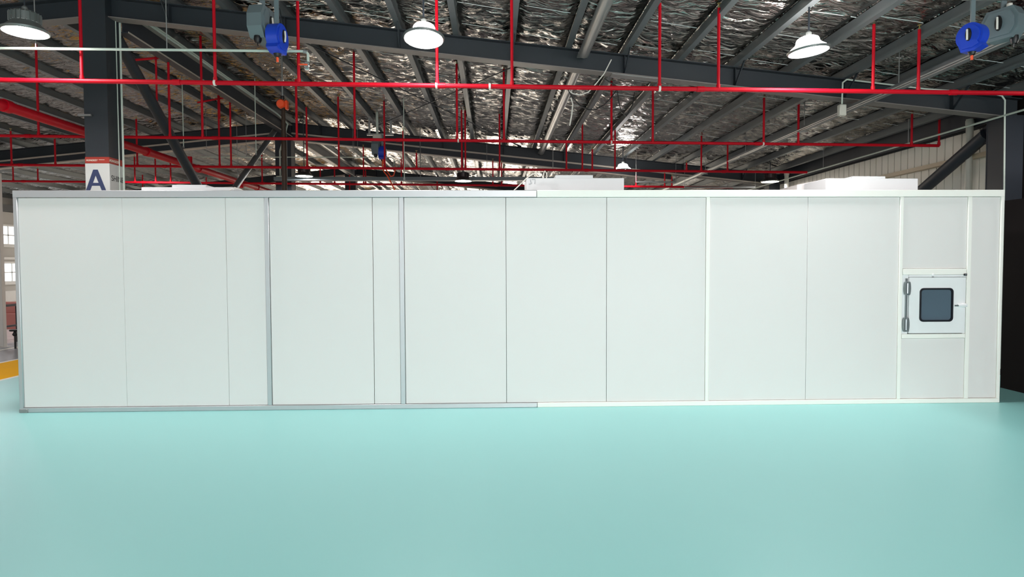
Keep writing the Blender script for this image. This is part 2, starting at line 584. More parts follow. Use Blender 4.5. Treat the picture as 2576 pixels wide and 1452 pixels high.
# ------------------------------------------------------------------ steel frames
def rafter(Y, label, pale):
    t = thing('roof_rafter', (RIDGE, Y, zb(RIDGE)), label, 'rafter', kind='thing')
    for s, (xa, xb) in enumerate(((RIDGE, XR - .1), (XL + .2, RIDGE))):
        w_ = MB()
        w_.add([(xa, Y - .006, zb(xa)), (xb, Y - .006, zb(xb)), (xb, Y + .006, zb(xb)), (xa, Y + .006, zb(xa)),
                (xa, Y - .006, zt(xa) - .012), (xb, Y - .006, zt(xb) - .012), (xb, Y + .006, zt(xb) - .012), (xa, Y + .006, zt(xa) - .012)],
               [(0, 3, 2, 1), (4, 5, 6, 7), (0, 1, 5, 4), (1, 2, 6, 5), (2, 3, 7, 6), (3, 0, 4, 7)])
        w_.build('web', M['steel'], t, smooth=False)
        for nm, fz, mm in (('top_flange', zt, 'steel'), ('bottom_flange', lambda x: zb(x), 'dsteel' if pale else 'flange')):
            dz = -.012 if nm == 'top_flange' else -.012
            f_ = MB()
            f_.add([(xa, Y - .1, fz(xa) + dz), (xb, Y - .1, fz(xb) + dz), (xb, Y + .1, fz(xb) + dz), (xa, Y + .1, fz(xa) + dz),
                    (xa, Y - .1, fz(xa)), (xb, Y - .1, fz(xb)), (xb, Y + .1, fz(xb)), (xa, Y + .1, fz(xa))],
                   [(0, 3, 2, 1), (4, 5, 6, 7), (0, 1, 5, 4), (1, 2, 6, 5), (2, 3, 7, 6), (3, 0, 4, 7)])
            f_.build(nm, M[mm], t, smooth=False)
        if pale:
            for yy in (Y - .112, Y + .1):
                f_ = MB()
                f_.add([(xa, yy, zb(xa) - .03), (xb, yy, zb(xb) - .03), (xb, yy + .012, zb(xb) - .03), (xa, yy + .012, zb(xa) - .03),
                        (xa, yy, zb(xa) + .012), (xb, yy, zb(xb) + .012), (xb, yy + .012, zb(xb) + .012), (xa, yy + .012, zb(xa) + .012)],
                       [(0, 3, 2, 1), (4, 5, 6, 7), (0, 1, 5, 4), (1, 2, 6, 5), (2, 3, 7, 6), (3, 0, 4, 7)])
                f_.build('flange_edge', M['psteel'], t, smooth=False)
    if Y == 10.2:
        for xa, xb in ((RIDGE + .25, 4.9), (XL + .4, RIDGE - .25)):
            for nm, d0, d1, mm, w0 in (('lower_channel', -.17, -.03, 'dsteel', .08), ('flange_edge', -.195, -.17, 'psteel', .09)):
                f_ = MB()
                f_.add([(xa, Y - w0, zb(xa) + d0), (xb, Y - w0, zb(xb) + d0), (xb, Y + w0, zb(xb) + d0), (xa, Y + w0, zb(xa) + d0),
                        (xa, Y - w0, zb(xa) + d1), (xb, Y - w0, zb(xb) + d1), (xb, Y + w0, zb(xb) + d1), (xa, Y + w0, zb(xa) + d1)],
                       [(0, 3, 2, 1), (4, 5, 6, 7), (0, 1, 5, 4), (1, 2, 6, 5), (2, 3, 7, 6), (3, 0, 4, 7)])
                f_.build(nm, M[mm], t, smooth=False)
    # stiffener plates and fly braces to the purlins
    for k, x in enumerate(PX[1:]):
        if k % 2 == 0 and x < XR - .3:
            MB().box(x - .004, x + .004, Y - .09, Y - .006, zb(x), zt(x) - .014).build('stiffener', M['steel'], t, smooth=False)
            for sy in (-1, 1):
                MB().beam((x, Y + sy * .07, zb(x) + .01), (x + .02, Y + sy * .42, zt(x) + .05), .04, .012, (1, 0, 0)).build('fly_brace', M['steel'], t, smooth=False)
    return t


r1 = rafter(2.07, 'dark grey sloping rafter passing over the booth and meeting the marked column', False)
rafter(10.2, 'dark rafter with pale edged flange meeting the column that carries the orange hoist', True)
rafter(18.33, 'short glimpse of dark rafter low behind the pale cable tray', True)
rafter(26.46, 'farther dark rafter just above the booth top behind all others', False)
# the unpainted splice plate under the first rafter
xa, xb = atY(1540, 192, 2.0).x, atY(1658, 205, 2.0).x
sp = MB()
sp.add([(xa, 1.985, zb(xa) - .022), (xb, 1.985, zb(xb) - .022), (xb, 2.155, zb(xb) - .022), (xa, 2.155, zb(xa) - .022),
        (xa, 1.985, zb(xa) - .012), (xb, 1.985, zb(xb) - .012), (xb, 2.155, zb(xb) - .012), (xa, 2.155, zb(xa) - .012)],
       [(0, 3, 2, 1), (4, 5, 6, 7), (0, 1, 5, 4), (1, 2, 6, 5), (2, 3, 7, 6), (3, 0, 4, 7)])
sp.build('splice_plate', M['galv'], r1, smooth=False)['label'] = 'bright unpainted splice plate'


def hcol(x, y, w, d, ztop, label, name='steel_column', m='steel'):
    """an H section column boxed in between its flanges"""
    t = thing(name, (x, y, 0), label, 'column', kind='thing')
    c = MB()
    c.box(x - w / 2, x + w / 2, y - d / 2, y - d / 2 + .014, .02, ztop)
    c.box(x - w / 2, x + w / 2, y + d / 2 - .014, y + d / 2, .02, ztop)
    c.box(x - .006, x + .006, y - d / 2 + .014, y + d / 2 - .014, .02, ztop)
    c.box(x + w / 2 - .012, x + w / 2 - .004, y - d / 2 + .014, y + d / 2 - .014, .02, ztop)
    c.box(x - w / 2 + .004, x - w / 2 + .012, y - d / 2 + .014, y + d / 2 - .014, .02, ztop)
    c.build('shaft', M[m], t, smooth=False)
    MB().box(x - w / 2 - .06, x + w / 2 + .06, y - d / 2 - .06, y + d / 2 + .06, 0, .02).build('base_plate', M[m], t, smooth=False)
    for sx in (-1, 1):
        for sy in (-1, 1):
            MB().lathe([(.022, 0), (.022, .022)], (x + sx * (w / 2 + .03), y + sy * (d / 2 + .03), .02), 6, close=True).build('anchor_bolt', M['galv'], t, smooth=False)
    return t


# --- the marked column
cA = hcol(-5.626, 2.07, .33, .34, zt(RIDGE) - .02, 'dark grey steel column with white wrap marked A behind the booth')
cxl, cxr, cyf, cyb = -5.791, -5.461, 1.90, 2.24
MB().rbox(cxl - .006, cxr + .006, cyf - .006, cyb + .006, 2.0, 3.141, .004).build('sign_wrap', M['sign_white'], cA)
wrap = cA.children[-1]
wrap['label'] = 'white wrap with navy letter A'
MB().rbox(cxl - .006, cxr + .006, cyf - .006, cyb + .006, 3.142, 3.232, .004).build('sign_band', M['sign_red'], cA)
band = cA.children[-1]
for c in cA.children:
    if c.name.startswith('sign_wrap'):
        wrap = c
    if c.name.startswith('sign_band'):
        band = c
        band['label'] = 'rust red band with small white lettering'
# the letter A on the front, built from its strokes
ya_ = cyf - .0085
az0, az1 = 2.62, 3.045
pa = atY(241, 430, 1.9)
ax = pa.x
lw = .185
A = MB()
z_top = atY(241, 427, 1.9).z
z_bot = atY(241, 478, 1.9).z - .06
hh = z_top - z_bot
half0, half1, th = .032, .155, .052
A.prism([(ax - half0, z_top), (ax + half0, z_top), (ax + half1 + .006, z_bot), (ax + half1 - .055, z_bot), (ax, z_top - .085), (ax - half1 + .055, z_bot), (ax - half1 - .006, z_bot)], ya_, ya_ + .002, 'xz')
A.prism([(ax - .085, z_bot + hh * .34), (ax + .085, z_bot + hh * .34), (ax + .075, z_bot + hh * .46), (ax - .075, z_bot + hh * .46)], ya_ + .0002, ya_ + .002, 'xz')
A.build('letter', M['print_blue'], wrap, smooth=False)
text_mesh('HUNGKEY', .034, M['print_white'], 'lettering', band, (cxl + .09, cyf - .0075, 3.172), (1, 0, 0), (0, 0, 1), shear=.25, bold=.0012)
MB().box(cxl + .19, cxl + .27, cyf - .0085, cyf - .006, 3.188, 3.194).build('print_rule', M['print_white'], band, smooth=False)
text_mesh('HUNGKEY', .05, M['print_white'], 'lettering', band, (cxr + .0075, cyf + .11, 3.168), (0, 1, 0), (0, 0, 1), shear=.25, bold=.0015)
text_mesh('SHINE', .115, M['print_black'], 'lettering', wrap, (cxr + .0075, cyf + .185, 2.9), (0, 1, 0), (0, 0, 1))
for yy, rr, xx in ((2.13, .007, cxr + .012), (2.22, .015, cxr + .02)):
    MB().tube([(xx, yy, .1), (xx, yy, zb(RIDGE) - .02)], rr, 8).build('conduit', M['conduit'], cA)
MB().box(cxl - .06, cxl + .12, cyf - .05, cyf - .015, atY(225, 290, 1.87).z - .012, atY(225, 290, 1.87).z + .012).build('cable_arm', M['galv'], cA, smooth=False)

cB = hcol(-5.6, 10.2, .42, .36, zt(RIDGE) - .02, 'dark steel column behind the hanging orange chain hoist', m='dsteel')
hcol(-5.6, 18.33, .42, .36, zt(RIDGE) - .02, 'dark column just beyond the lit round lamp and grey tray', m='dsteel')
hcol(7.72, 2.07, .3, .34, zb(7.72), 'dark eave column at the end of the first rafter beside the cladding', m='dsteel')
hcol(7.72, 10.2, .3, .34, zb(7.72), 'dark eave column part hidden behind the pale downpipe stub', m='dsteel')

# --- tie beam between the ridge columns, along the hall
def ibeam_y(name, x, ya, yb, za, zc, w, label, cat, m='dsteel', me='psteel'):
    t = thing(name, (x, ya, za), label, cat, kind='thing')
    MB().box(x - .006, x + .006, ya, yb, za + .014, zc - .014).build('web', M[m], t, smooth=False)
    MB().box(x - w / 2, x + w / 2, ya, yb, za, za + .014).build('bottom_flange', M[m], t, smooth=False)
    MB().box(x - w / 2, x + w / 2, ya, yb, zc - .014, zc).build('top_flange', M[me], t, smooth=False)
    MB().box(x + w / 2, x + w / 2 + .008, ya, yb, za - .004, za + .018).build('flange_edge', M[me], t, smooth=False)
    return t


tb = ibeam_y('tie_beam', -5.42, 2.25, 10.0, 5.10, 5.42, .16, 'dark steel tie beam from the marked column back to the hoist column', 'beam')
ibeam_y('tie_beam', -5.42, 10.4, 18.1, 5.10, 5.42, .16, 'dark tie beam from the hoist column onward into the hall', 'beam')

# --- vertical bracing between ridge columns
def strut(name, pts, r, label, cat, m='steel', n=12, kind='thing'):
    t = thing(name, pts[0], label, cat, kind=kind)
    MB().tube(pts, r, n).build('tube', M[m], t)
    a, b = Vector(pts[0]), Vector(pts[-1])
    d = (b - a).normalized()
    for p, s in ((a, -1), (b, 1)):
        MB().beam(p - d * .08, p + d * .08, .02, r * 2.6).build('gusset_plate', M[m], t, smooth=False)
    return t


XB = -5.62
q0, q1 = atX(318, 140, XB), atX(498, 470, XB)
d = (q1 - q0) / (q1.y - q0.y)
strut('brace_tube', [q0 + d * (2.45 - q0.y), q0 + d * (13.2 - q0.y) if False else q1 + d * .6], .085, 'dark diagonal brace tube running down from the marked column', 'brace')
q0, q1 = atX(645, 395, XB), atX(590, 474, XB)
dq = (q0 - q1) / (q0.y - q1.y)
qt = q0 + (q0 - q1) * ((9.9 - q0.y) / (q0.y - q1.y))
strut('brace_tube', [qt, q1 - (q0 - q1) * .3], .065, 'brace tube slanting down from the column with the orange hoist', 'brace', m='purlin')

# --- galvanised strut tube between rafters
for ya, yb, lb in ((-5.9, 1.96, 'pale round strut tube ending against the first dark rafter'), (2.18, 10.1, 'pale round strut tube running back from the first rafter to the second')):
    xk = 1.31
    z_ = zt(xk) - .12
    t = thing('roof_strut', (xk, ya, z_), lb, 'strut', kind='thing')
    MB().tube([(xk, ya + .18, z_), (xk, yb - .18, z_)], .075, 16).build('tube', M['galv'], t)
    for yy, s in ((ya, 1), (yb, -1)):
        MB().box(xk - .08, xk + .08, min(yy, yy + s * .2), max(yy, yy + s * .2), z_ - .012, z_ + .012).build('end_plate', M['galv'], t, smooth=False)

# --- roof cross rods
def rod(pa, pb, label):
    t = thing('brace_rod', pa, label, 'rod', kind='thing')
    pa, pb = Vector(pa), Vector(pb)
    MB().tube([pa, pb], .011, 6).build('rod', M['dsteel'], t)
    d = (pa - pb).normalized()
    for p, s in ((pa, -1), (pb, 1)):
        MB().tube([p, p + d * s * .12, p + d * s * .3], [.03, .028, .012], 8).build('clevis', M['dsteel'], t)


zz = lambda x: zt(x) - .03
rod((.75, 2.3, zz(.75)), (-3.35, 9.9, zz(-3.35)), 'thin dark cross rod with its clevis under the first rafter')
rod((-3.35, 2.3, zz(-3.35)), (.75, 9.9, zz(.75)), 'thin dark cross rod starting behind the round lit lamp')

# --- right eave bracing
q0, q1 = atX(2482, 338, 7.75), atX(2325, 474, 7.75)
strut('brace_tube', [q0, q1 + (q1 - q0) * .4], .1, 'thick dark diagonal brace tube in front of the ribbed cladding', 'brace', m='dsteel')
for (px, py, yk, zt_, lb) in ((2440, 300, 2.95, 4.02, 'pale round downpipe in front of the ribbed cladding'), (1979, 432, 9.3, None, 'short pale downpipe end beside the dark dome lamp')):
    p = atY(px, py, yk)
    ztop = p.z if zt_ is None else p.z
    t = thing('downpipe', (p.x, yk, 0), lb, 'pipe', kind='thing')
    MB().tube([(p.x, yk, .02), (p.x, yk, ztop)], .055, 14).build('pipe', M['pipe_pale'], t)
    MB().lathe([(.06, 0), (.064, .01), (.064, .07), (.06, .08)], (p.x, yk, ztop - .1), 14).build('collar', M['pipe_pale'], t)

# thin pale conduit along the eave
z_ = atX(2340, 345, 7.5).z
t = thing('eave_conduit', (7.5, -2, z_), 'thin pale conduit running along the eave above the cladding', 'conduit')
MB().tube([(7.5, -4.0, z_), (7.5, 14.5, z_)], .016, 8).build('tube', M['conduit'], t)
for yy in (-1.5, 1.2, 4.0, 7.0, 10.0, 13.0):
    MB().tube([(7.5, yy, z_), (7.5, yy, zt(7.5) + .1)], .006, 6).build('hanger_rod', M['galv'], t)
# pale green conduit along the first rafter, turning down at the booth end
pts = [atY(2118, 262, 1.8), atY(2120, 208, 1.8), atY(2130, 200, 1.8), atY(2330, 224, 1.8), atY(2500, 236, 1.8), atY(2520, 241, 1.8), atY(2528, 252, 1.8), atY(2526, 478, 1.8)]
pts.append(Vector((pts[-1].x, 1.8, .1)))
t = thing('conduit', pts[0], 'pale green conduit along the rafter turning down behind the booth end', 'conduit')
MB().tube(pts, .012, 8).build('tube', M['conduit'], t)
MB().rbox(pts[0].x - .05, pts[0].x + .05, 1.76, 1.84, pts[0].z - .17, pts[0].z - .01, .008).build('junction_box', M['pipe_pale'], t)

# --- lighting trunking along the hall, right side
XT = 5.4
zT = atX(2110, 291, XT).z
t = thing('cable_trunking', (XT, -4, zT), 'long pale metal trunking hung below the rafters toward the eave', 'trunking')
MB().box(XT - .05, XT + .05, -4, 20, zT, zT + .008).box(XT - .05, XT - .045, -4, 20, zT + .008, zT + .07).box(XT + .045, XT + .05, -4, 20, zT + .008, zT + .07).build('tray', M['purlin'], t, smooth=False)
MB().tube([(XT - .075, -4, zT - .01), (XT - .075, 20, zT - .01)], .012, 8).build('conduit', M['galv'], t)
MB().tube([(XT - .11, -4, zT + .0), (XT - .11, 20, zT + .0)], .012, 8).build('conduit', M['galv'], t)
for yy in (-1.5, 1.0, 3.6, 6.2, 8.8, 11.4):
    MB().tube([(XT, yy, zT + .07), (XT, yy, zt(XT) + .1)], .006, 6).build('hanger_rod', M['galv'], t)
    MB().box(XT - .13, XT + .06, yy - .015, yy + .015, zT - .03, zT - .02).build('bracket', M['galv'], t, smooth=False)

# --- grey cable tray across the hall in the distance
ztr = atY(1050, 450, 9.5).z
xa, xb = atY(690, 450, 9.5).x, atY(1420, 450, 9.5).x
t = thing('cable_tray', (xa, 9.5, ztr), 'blue grey cable tray crossing behind the booth at lamp height', 'tray')
MB().box(xa, xb, 9.45, 9.455, ztr - .045, ztr + .045).box(xa, xb, 9.455, 9.65, ztr - .045, ztr - .04).box(xa, xb, 9.65, 9.655, ztr - .045, ztr + .045).build('tray', M['greyp'], t, smooth=False)
for k in range(5):
    x = xa + .3 + (xb - xa - .6) * k / 4
    for yy in (9.48, 9.62):
        MB().tube([(x, yy, ztr - .04), (x, yy, zt(x) + .1)], .006, 6).build('hanger_rod', M['galv'], t)
for y_, px0, px1, py_, lb in ((9.6, 1600, 1700, 458, 'thin pale light batten low beside the bright round lamp'), (9.6, 1722, 1900, 471, 'thin pale tube hung along behind the booth top')):
    a_, b_ = atY(px0, py_, y_), atY(px1, py_, y_)
    t = thing('ceiling_batten', a_, lb, 'batten')
    MB().tube([a_, b_], .02, 8).build('tube', M['galv'], t)
    for p in (a_, b_):
        MB().tube([p, (p.x, p.y, zt(p.x) + .1)], .006, 6).build('hanger_rod', M['galv'], t)

# ------------------------------------------------------------------ sprinkler pipes
def pz(x):
    return 3.797 - .009 * x


def sprinkler(Y, xa, xb, risers, label, r, rr, clips=(), heads=True):
    t = thing('sprinkler_pipe', (xa, Y, pz(xa)), label, 'pipe', 'red sprinkler pipes across the hall')
    MB().tube([(xa, Y, pz(xa)), (xb, Y, pz(xb))], r, 12).build('main_pipe', M['red'], t)
    x = xa + 1.7
    cp = MB()
    while x < xb - .4:
        MB().tube([(x - .045, Y, pz(x)), (x + .045, Y, pz(x))], r * 1.25, 12).build('coupling', M['red'], t)
        x += 3.1
    for it in risers:
        px, py = it[0], it[1]
        # where the riser meets the pipe, and how high it goes
        p = atY(px, 665 - (pz(0) - CAM.z) * FPX / (Y + 7.5), Y)
        x = p.x
        zr = zt(x) + .05 if py is None else min(atY(px, py, Y).z, zt(x) + .09)
        rz = it[2] if len(it) > 2 else rr
        zl = pz(x)
        o = MB().tube([(x, Y, zl), (x, Y, zr)], rz, 10).build('riser', M['red'], t)
        MB().tube([(x, Y, zl), (x, Y, zl + r * 2.2)], rz * 1.35, 10).build('tee', M['red'], o)
        if heads:
            h = MB()
            h.lathe([(rz * .7, 0), (rz * .6, .02), (rz * .35, .03), (rz * .35, .045), (rz * 1.3, .05), (rz * 1.3, .055), (0, .056)], (x, Y, zr), 8)
            h.build('sprinkler_head', M['brass'], o)
    for px in clips:
        x = atY(px, 220, Y).x
        MB().tube([(x - .012, Y, pz(x)), (x + .012, Y, pz(x))], r * 1.35, 12).build('pipe_clip', M['whitec'], t)
    return t


s1 = sprinkler(.25, -8.5, 9.0, [(207, None), (542, None), (752, None), (1100, None), (1288, None), (1659, None), (1807, 20), (2196, 50), (2310, 62), (-250, None)],
               'red sprinkler pipe crossing in front of the marked column and first rafter', .027, .018, clips=(541, 1098, 1659, 1232))
sprinkler(3.64, -9.5, atY(2362, 360, 3.64).x, [(98, 105), (428, 150), (510, 84), (747, 200), (893, 126), (1150, 155), (1268, 170), (1538, 200), (1642, 212), (1921, 240), (2008, 252), (2293, 285), (2362, 290), (-60, 130)],
          'red sprinkler pipe passing behind the marked column below the first rafter', .026, .019, clips=(1152, 1538, 1921))
sprinkler(6.95, -12, atY(2030, 438, 6.95).x, [(346, 300), (553, 240), (582, 250), (773, 270), (853, 236), (968, 245), (1048, 385), (1162, 262), (1171, 276), (1257, 280), (1425, 360), (1465, 292), (1490, 376), (1547, 325), (1727, 410), (1764, 330), (1830, 365), (30, 330), (140, 350), (1015, 330)],
          'red sprinkler pipe running level with the dark dome lamp and second rafter', .028, .019)
sprinkler(9.85, -14, 6.5, [(392, 400), (430, 410), (660, 390), (806, 425), (842, 420), (915, 370), (920, 430), (1010, 400), (1240, 405), (1262, 410), (1600, 440), (1672, 436), (1690, 444), (340, 395), (480, 425), (34, 420), (96, 425)],
          'red sprinkler pipe just clearing the booth top before the grey tray', .028, .018)
sprinkler(13.7, -15, 5.0, [(305, 440), (360, 440), (520, 446), (740, 440), (880, 440), (1100, 445)], 'red sprinkler pipe mostly hidden behind the booth top', .028, .018, heads=False)

# arms that branch from the risers near the marked column
for (px0, py0, px1, py1, pxd, pyt, pyb, Y, lb) in ((328, 152, 425, 143, 394, 133, 266, 3.64, 'short dark red branch pipe with drop beside the marked column'), (497, 258, 575, 244, 553, 238, 300, 6.95, 'short dark red branch pipe with drop above the large red main')):
    a_, b_ = atY(px0, py0, Y), atY(px1, py1, Y)
    t = thing('branch_pipe', a_, lb, 'pipe')
    MB().tube([a_, b_], .02, 8).build('arm', M['red'], t)
    c_, d_ = atY(pxd, pyt, Y), atY(pxd, pyb, Y)
    MB().tube([(c_.x, Y - .03, c_.z), (c_.x, Y - .03, d_.z)], .016, 8).build('drop', M['red'], t)

# the large main along the hall
XM = -6.65
zm = atX(0, 262, XM).z
t = thing('fire_main', (XM, -4, zm), 'large red fire main running back past the marked column', 'pipe')
MB().tube([(XM, -5, zm), (XM, 24, zm)], .072, 18).build('main_pipe', M['red'], t)
for yy in (-2.2, 1.6, 5.2, 7.4, 11.0, 14.2):
    MB().tube([(XM, yy - .06, zm), (XM, yy + .06, zm)], .088, 18).build('coupling', M['red'], t)
for yy in (3.64, 6.95, 9.85):
    MB().tube([(XM, yy, zm - .14), (XM, yy, zm + .2)], .05, 12).build('outlet', M['red'], t)
for yy in (0, 4.2, 9.6, 13):
    MB().tube([(XM, yy, zm + .07), (XM, yy, zt(XM) + .05)], .008, 6).build('hanger_rod', M['galv'], t)

# ------------------------------------------------------------------ high bay lamps
def lamp(px, py, Y, label, style, tilt=(0, 0), r=.225):
    p = atY(px, py, Y)
    t = thing('high_bay_lamp', p, label, 'lamp', 'high bay lamps under the roof')
    x, y, z = p
    MB().lathe([(0, -.004), (r * .6, -.003), (r * .93, 0), (r * .93, .006)], (x, y, z), 40).build('lens', M['lamp'], t)
    MB().lathe([(r * .93, 0), (r * .95, -.012), (r * 1.0, -.008), (r * 1.03, .012), (r * .95, .016)], (x, y, z), 40).build('rim', M['lampgrey'], t)
    if style == 'glow':
        MB().lathe([(r * .95, .016), (r * .86, .035), (r * .68, .065), (r * .58, .085), (r * .54, .125)], (x, y, z), 40).build('reflector', M['lampdome'], t)
        MB().lathe([(r * .54, .125), (r * .5, .14), (r * .36, .158), (0, .16)], (x, y, z), 32).build('cap', M['lampdome'], t)
        top = .16
    else:
        mm = 'lampgrey' if style == 'grey' else 'lampdark'
        MB().lathe([(r * .95, .016), (r * .8, .05), (r * .62, .09), (r * .6, .1)], (x, y, z), 40).build('reflector', M[mm], t)
        MB().lathe([(r * .6, .1), (r * .6, .19), (r * .52, .21), (0, .212)], (x, y, z), 32).build('housing', M[mm], t)
        for k in range(20):
            a = 2 * math.pi * k / 20
            u = Vector((math.cos(a), math.sin(a), 0))
            MB().beam(p + u * r * .58 + Vector((0, 0, .145)), p + u * r * .68 + Vector((0, 0, .145)), .006, .1).build('fin', M[mm], t, smooth=False)
        top = .212
    t.rotation_euler = (tilt[0], tilt[1], 0)
    zr = zt(x) + .14
    MB().lathe([(.03, 0), (.03, .05), (.012, .07)], (x, y, z + top), 12).build('gland', M['lampgrey'], t)
    MB().tube([(x, y, z + top + .06), (x, y, zr)], .011, 8).build('stem', M['dsteel'], t)
    return t


lamp(64, 80, -.2, 'lit high bay lamp with grey finned housing beside the marked column', 'grey')
lamp(1066, 97, -.2, 'glaring high bay lamp hanging above the middle of the booth', 'glow', (math.radians(-9), math.radians(1)))
lamp(2034, 129, -.2, 'glaring tilted looking high bay lamp on a black stem under the foil', 'glow', (math.radians(0), math.radians(-6)))
lamp(2925, 150, -.2, 'glaring high bay lamp of the same row past the blue reel and eave', 'glow')
lamp(765, 443, 9.1, 'small lit lamp disc in front of the distant grey cable tray', 'dark')
lamp(1165, 455, 9.1, 'small lit lamp just above the booth beside bright foil reflections', 'dark')
lamp(1567, 428, 9.1, 'small dazzling round lamp just above the middle filter box', 'glow')
lamp(1937, 457, 9.1, 'small dark dome lamp hanging above the booth near the short downpipe', 'dark')

# ------------------------------------------------------------------ reels, hoist, hanging fittings
def disc_profile(r, n=20, foot=True):
    pts = []
    for k in range(n + 1):
        a = math.radians(-40 + 260 * k / n)
        pts.append((r * math.cos(a), r * math.sin(a)))
    pts += [(-r * .95, -r * .95), (-r * .35, -r * 1.2), (r * .6, -r * 1.15)]
    return pts


def frame_pts(poly, c, yaw, a):
    ca, sa = math.cos(yaw), math.sin(yaw)
    # local: u along depth (y'), v up, a along thickness (x')
    return [(c.x + a * ca - u * sa, c.y + a * sa + u * ca, c.z + v) for u, v in poly]


def slab(poly, c, yaw, a0, a1):
    b = MB()
    n = len(poly)
    vs = frame_pts(poly, c, yaw, a0) + frame_pts(poly, c, yaw, a1)
    return b.add(vs, [tuple(range(n))[::-1], tuple(range(n, 2 * n))] + [(k, (k + 1) % n, n + (k + 1) % n, n + k) for k in range(n)])


def ring(ru, rv, n=16):
    return [(ru * math.cos(2 * math.pi * k / n), rv * math.sin(2 * math.pi * k / n)) for k in range(n)]


def local(c, yaw, a, u, v):
    ca, sa = math.cos(yaw), math.sin(yaw)
    return Vector((c.x + a * ca - u * sa, c.y + a * sa + u * ca, c.z + v))


def hose_reel(c, yaw, label, s=1.0):
    t = thing('hose_reel', c, label, 'hose reel', 'air hose reels hung from the roof')
    pr = [(u * s, v * s) for u, v in disc_profile(.15)]
    slab(pr, c, yaw, -.065 * s, .065 * s).build('casing', M['blue'], t)
    slab([(u * .8, v * .8) for u, v in pr], c, yaw, -.078 * s, .078 * s).build('cover_ridge', M['blue'], t)
    for sd in (-1, 1):
        a = sd * .079 * s
        slab([(u, v + .01) for u, v in ring(.035 * s, .075 * s)], c, yaw, a - .004, a + .004).build('handle_recess', M['blackp'], t)
        MB().tube([local(c, yaw, a + sd * .012, .006, .07 * s), local(c, yaw, a + sd * .02, .0, .01), local(c, yaw, a + sd * .012, .004, -.05 * s)], .01 * s, 8).build('handle', M['whitec'], t)
    MB().lathe([(.05 * s, 0), (.035 * s, -.05 * s), (.02 * s, -.06 * s)], c - Vector((0, 0, .16 * s)), 12).build('outlet', M['blackp'], t)
    MB().tube([c - Vector((0, 0, .2 * s)), c - Vector((.0, 0, .27 * s))], .014 * s, 8).build('hose_end', M['orange'], t)
    MB().beam(c + Vector((0, 0, .14 * s)), c + Vector((0, 0, .42 * s)), .05 * s, .02 * s, (0, 1, 0)).build('bracket', M['greyp'], t, smooth=False)
    return t


def cable_reel(c, yaw, label, s=1.0):
    t = thing('cable_reel', c, label, 'cable reel', 'grey cable reels hung from the roof')
    po = [(-.2, .06), (-.14, .17), (.14, .17), (.2, .06), (.2, -.06), (.13, -.19), (-.13, -.19), (-.2, -.08)]
    po = [(u * s, v * s) for u, v in po]
    slab(po, c, yaw, -.085 * s, .085 * s).build('casing', M['greyp'], t, smooth=False)
    slab([(u * .78, v * .78) for u, v in po], c, yaw, -.1 * s, .1 * s).build('cover_ridge', M['greyp'], t, smooth=False)
    for sd in (-1, 1):
        a = sd * .101 * s
        slab(ring(.04 * s, .09 * s), c, yaw, a - .004, a + .004).build('handle_recess', M['blackp'], t)
        MB().tube([local(c, yaw, a + sd * .012, .006, .07 * s), local(c, yaw, a + sd * .02, .0, .01), local(c, yaw, a + sd * .012, .004, -.07 * s)], .011 * s, 8).build('handle', M['whitec'], t)
    b = local(c, yaw, 0, -.12 * s, -.19 * s)
    MB().lathe([(.0, .02), (.04 * s, .02), (.045 * s, -.02), (.03 * s, -.055), (0, -.056)], b, 10).build('cable_stop', M['blackp'], t)
    MB().tube([b - Vector((0, 0, .05)), b - Vector((0, 0, .09))], .006, 6).build('cable', M['blackp'], t)
    MB().lathe([(.025, 0), (.025, .05), (0, .06)], local(c, yaw, 0, -.06 * s, .16 * s), 10).build('fixing_lug', M['whitec'], t)
    MB().beam(c + Vector((0, 0, .15 * s)), c + Vector((0, 0, .36 * s)), .06 * s, .02 * s, (0, 1, 0)).build('bracket', M['greyp'], t, smooth=False)
    return t


def hanger(c, label, zr, xo=.12, s=1.0):
    """the galvanised frame the reels hang from"""
    t = thing('reel_hanger', (c.x, c.y, zr), label, 'hanger')
    z0 = c.z + .32 * s
    MB().beam((c.x - .3 * s, c.y, z0), (c.x + .34 * s, c.y, z0), .05, .04).build('cross_bar', M['galv'], t, smooth=False)
    for dx in (-.24 * s, .28 * s):
        MB().beam((c.x + dx, c.y, z0), (c.x + dx, c.y, zr), .045, .045, (0, 1, 0)).build('drop_bar', M['galv'], t, smooth=False)
    return t


g1 = atY(661, 62, .0)
b1 = atY(697, 95, -.05)
cable_reel(g1, math.radians(-8), 'grey cable reel hanging beside the blue one in front of the rafter')
hose_reel(b1, math.radians(-8), 'blue air hose reel hanging over the thin galvanised pipe')
hanger((g1 + b1) / 2 + Vector((0, 0, .05)), 'galvanised hanger carrying the reels above the thin pipe', zt(g1.x))
g2, b2 = atY(948, 372, 8.3), atY(962, 383, 8.25)
cable_reel(g2, math.radians(-4), 'small distant grey cable reel on a pale post')
h2 = hose_reel(b2, math.radians(-4), 'small distant blue hose reel with orange hose hanging from it')
P = lambda x, y: atY(x, y, 8.2)
MB().tube([P(961, 394), P(964, 405), P(972, 428), P(983, 444), P(990, 442), P(994, 428), P(993, 418)], .016, 8).build('hose', M['orange'], h2)
MB().tube([P(968, 396), P(962, 415), P(966, 432), P(975, 443), P(985, 462), P(992, 476), P(996, 490)], .016, 8).build('hose', M['orange'], h2)
MB().tube([P(993, 420), P(993, 411), P(993, 405)], [.02, .016, .012], 8).build('coupler', M['chrome'], h2)
t = hanger((g2 + b2) / 2 + Vector((0, 0, .05)), 'pale post hanger of the distant reels with orange hose', zt(g2.x))
MB().tube([P(949, 338), P(947, 210)], .03, 10).build('pale_post', M['conduit'], t)
MB().rbox(P(949, 338).x - .1, P(949, 338).x + .1, 8.12, 8.28, P(949, 352).z, P(949, 338).z, .02).build('junction_box', M['pipe_pale'], t)
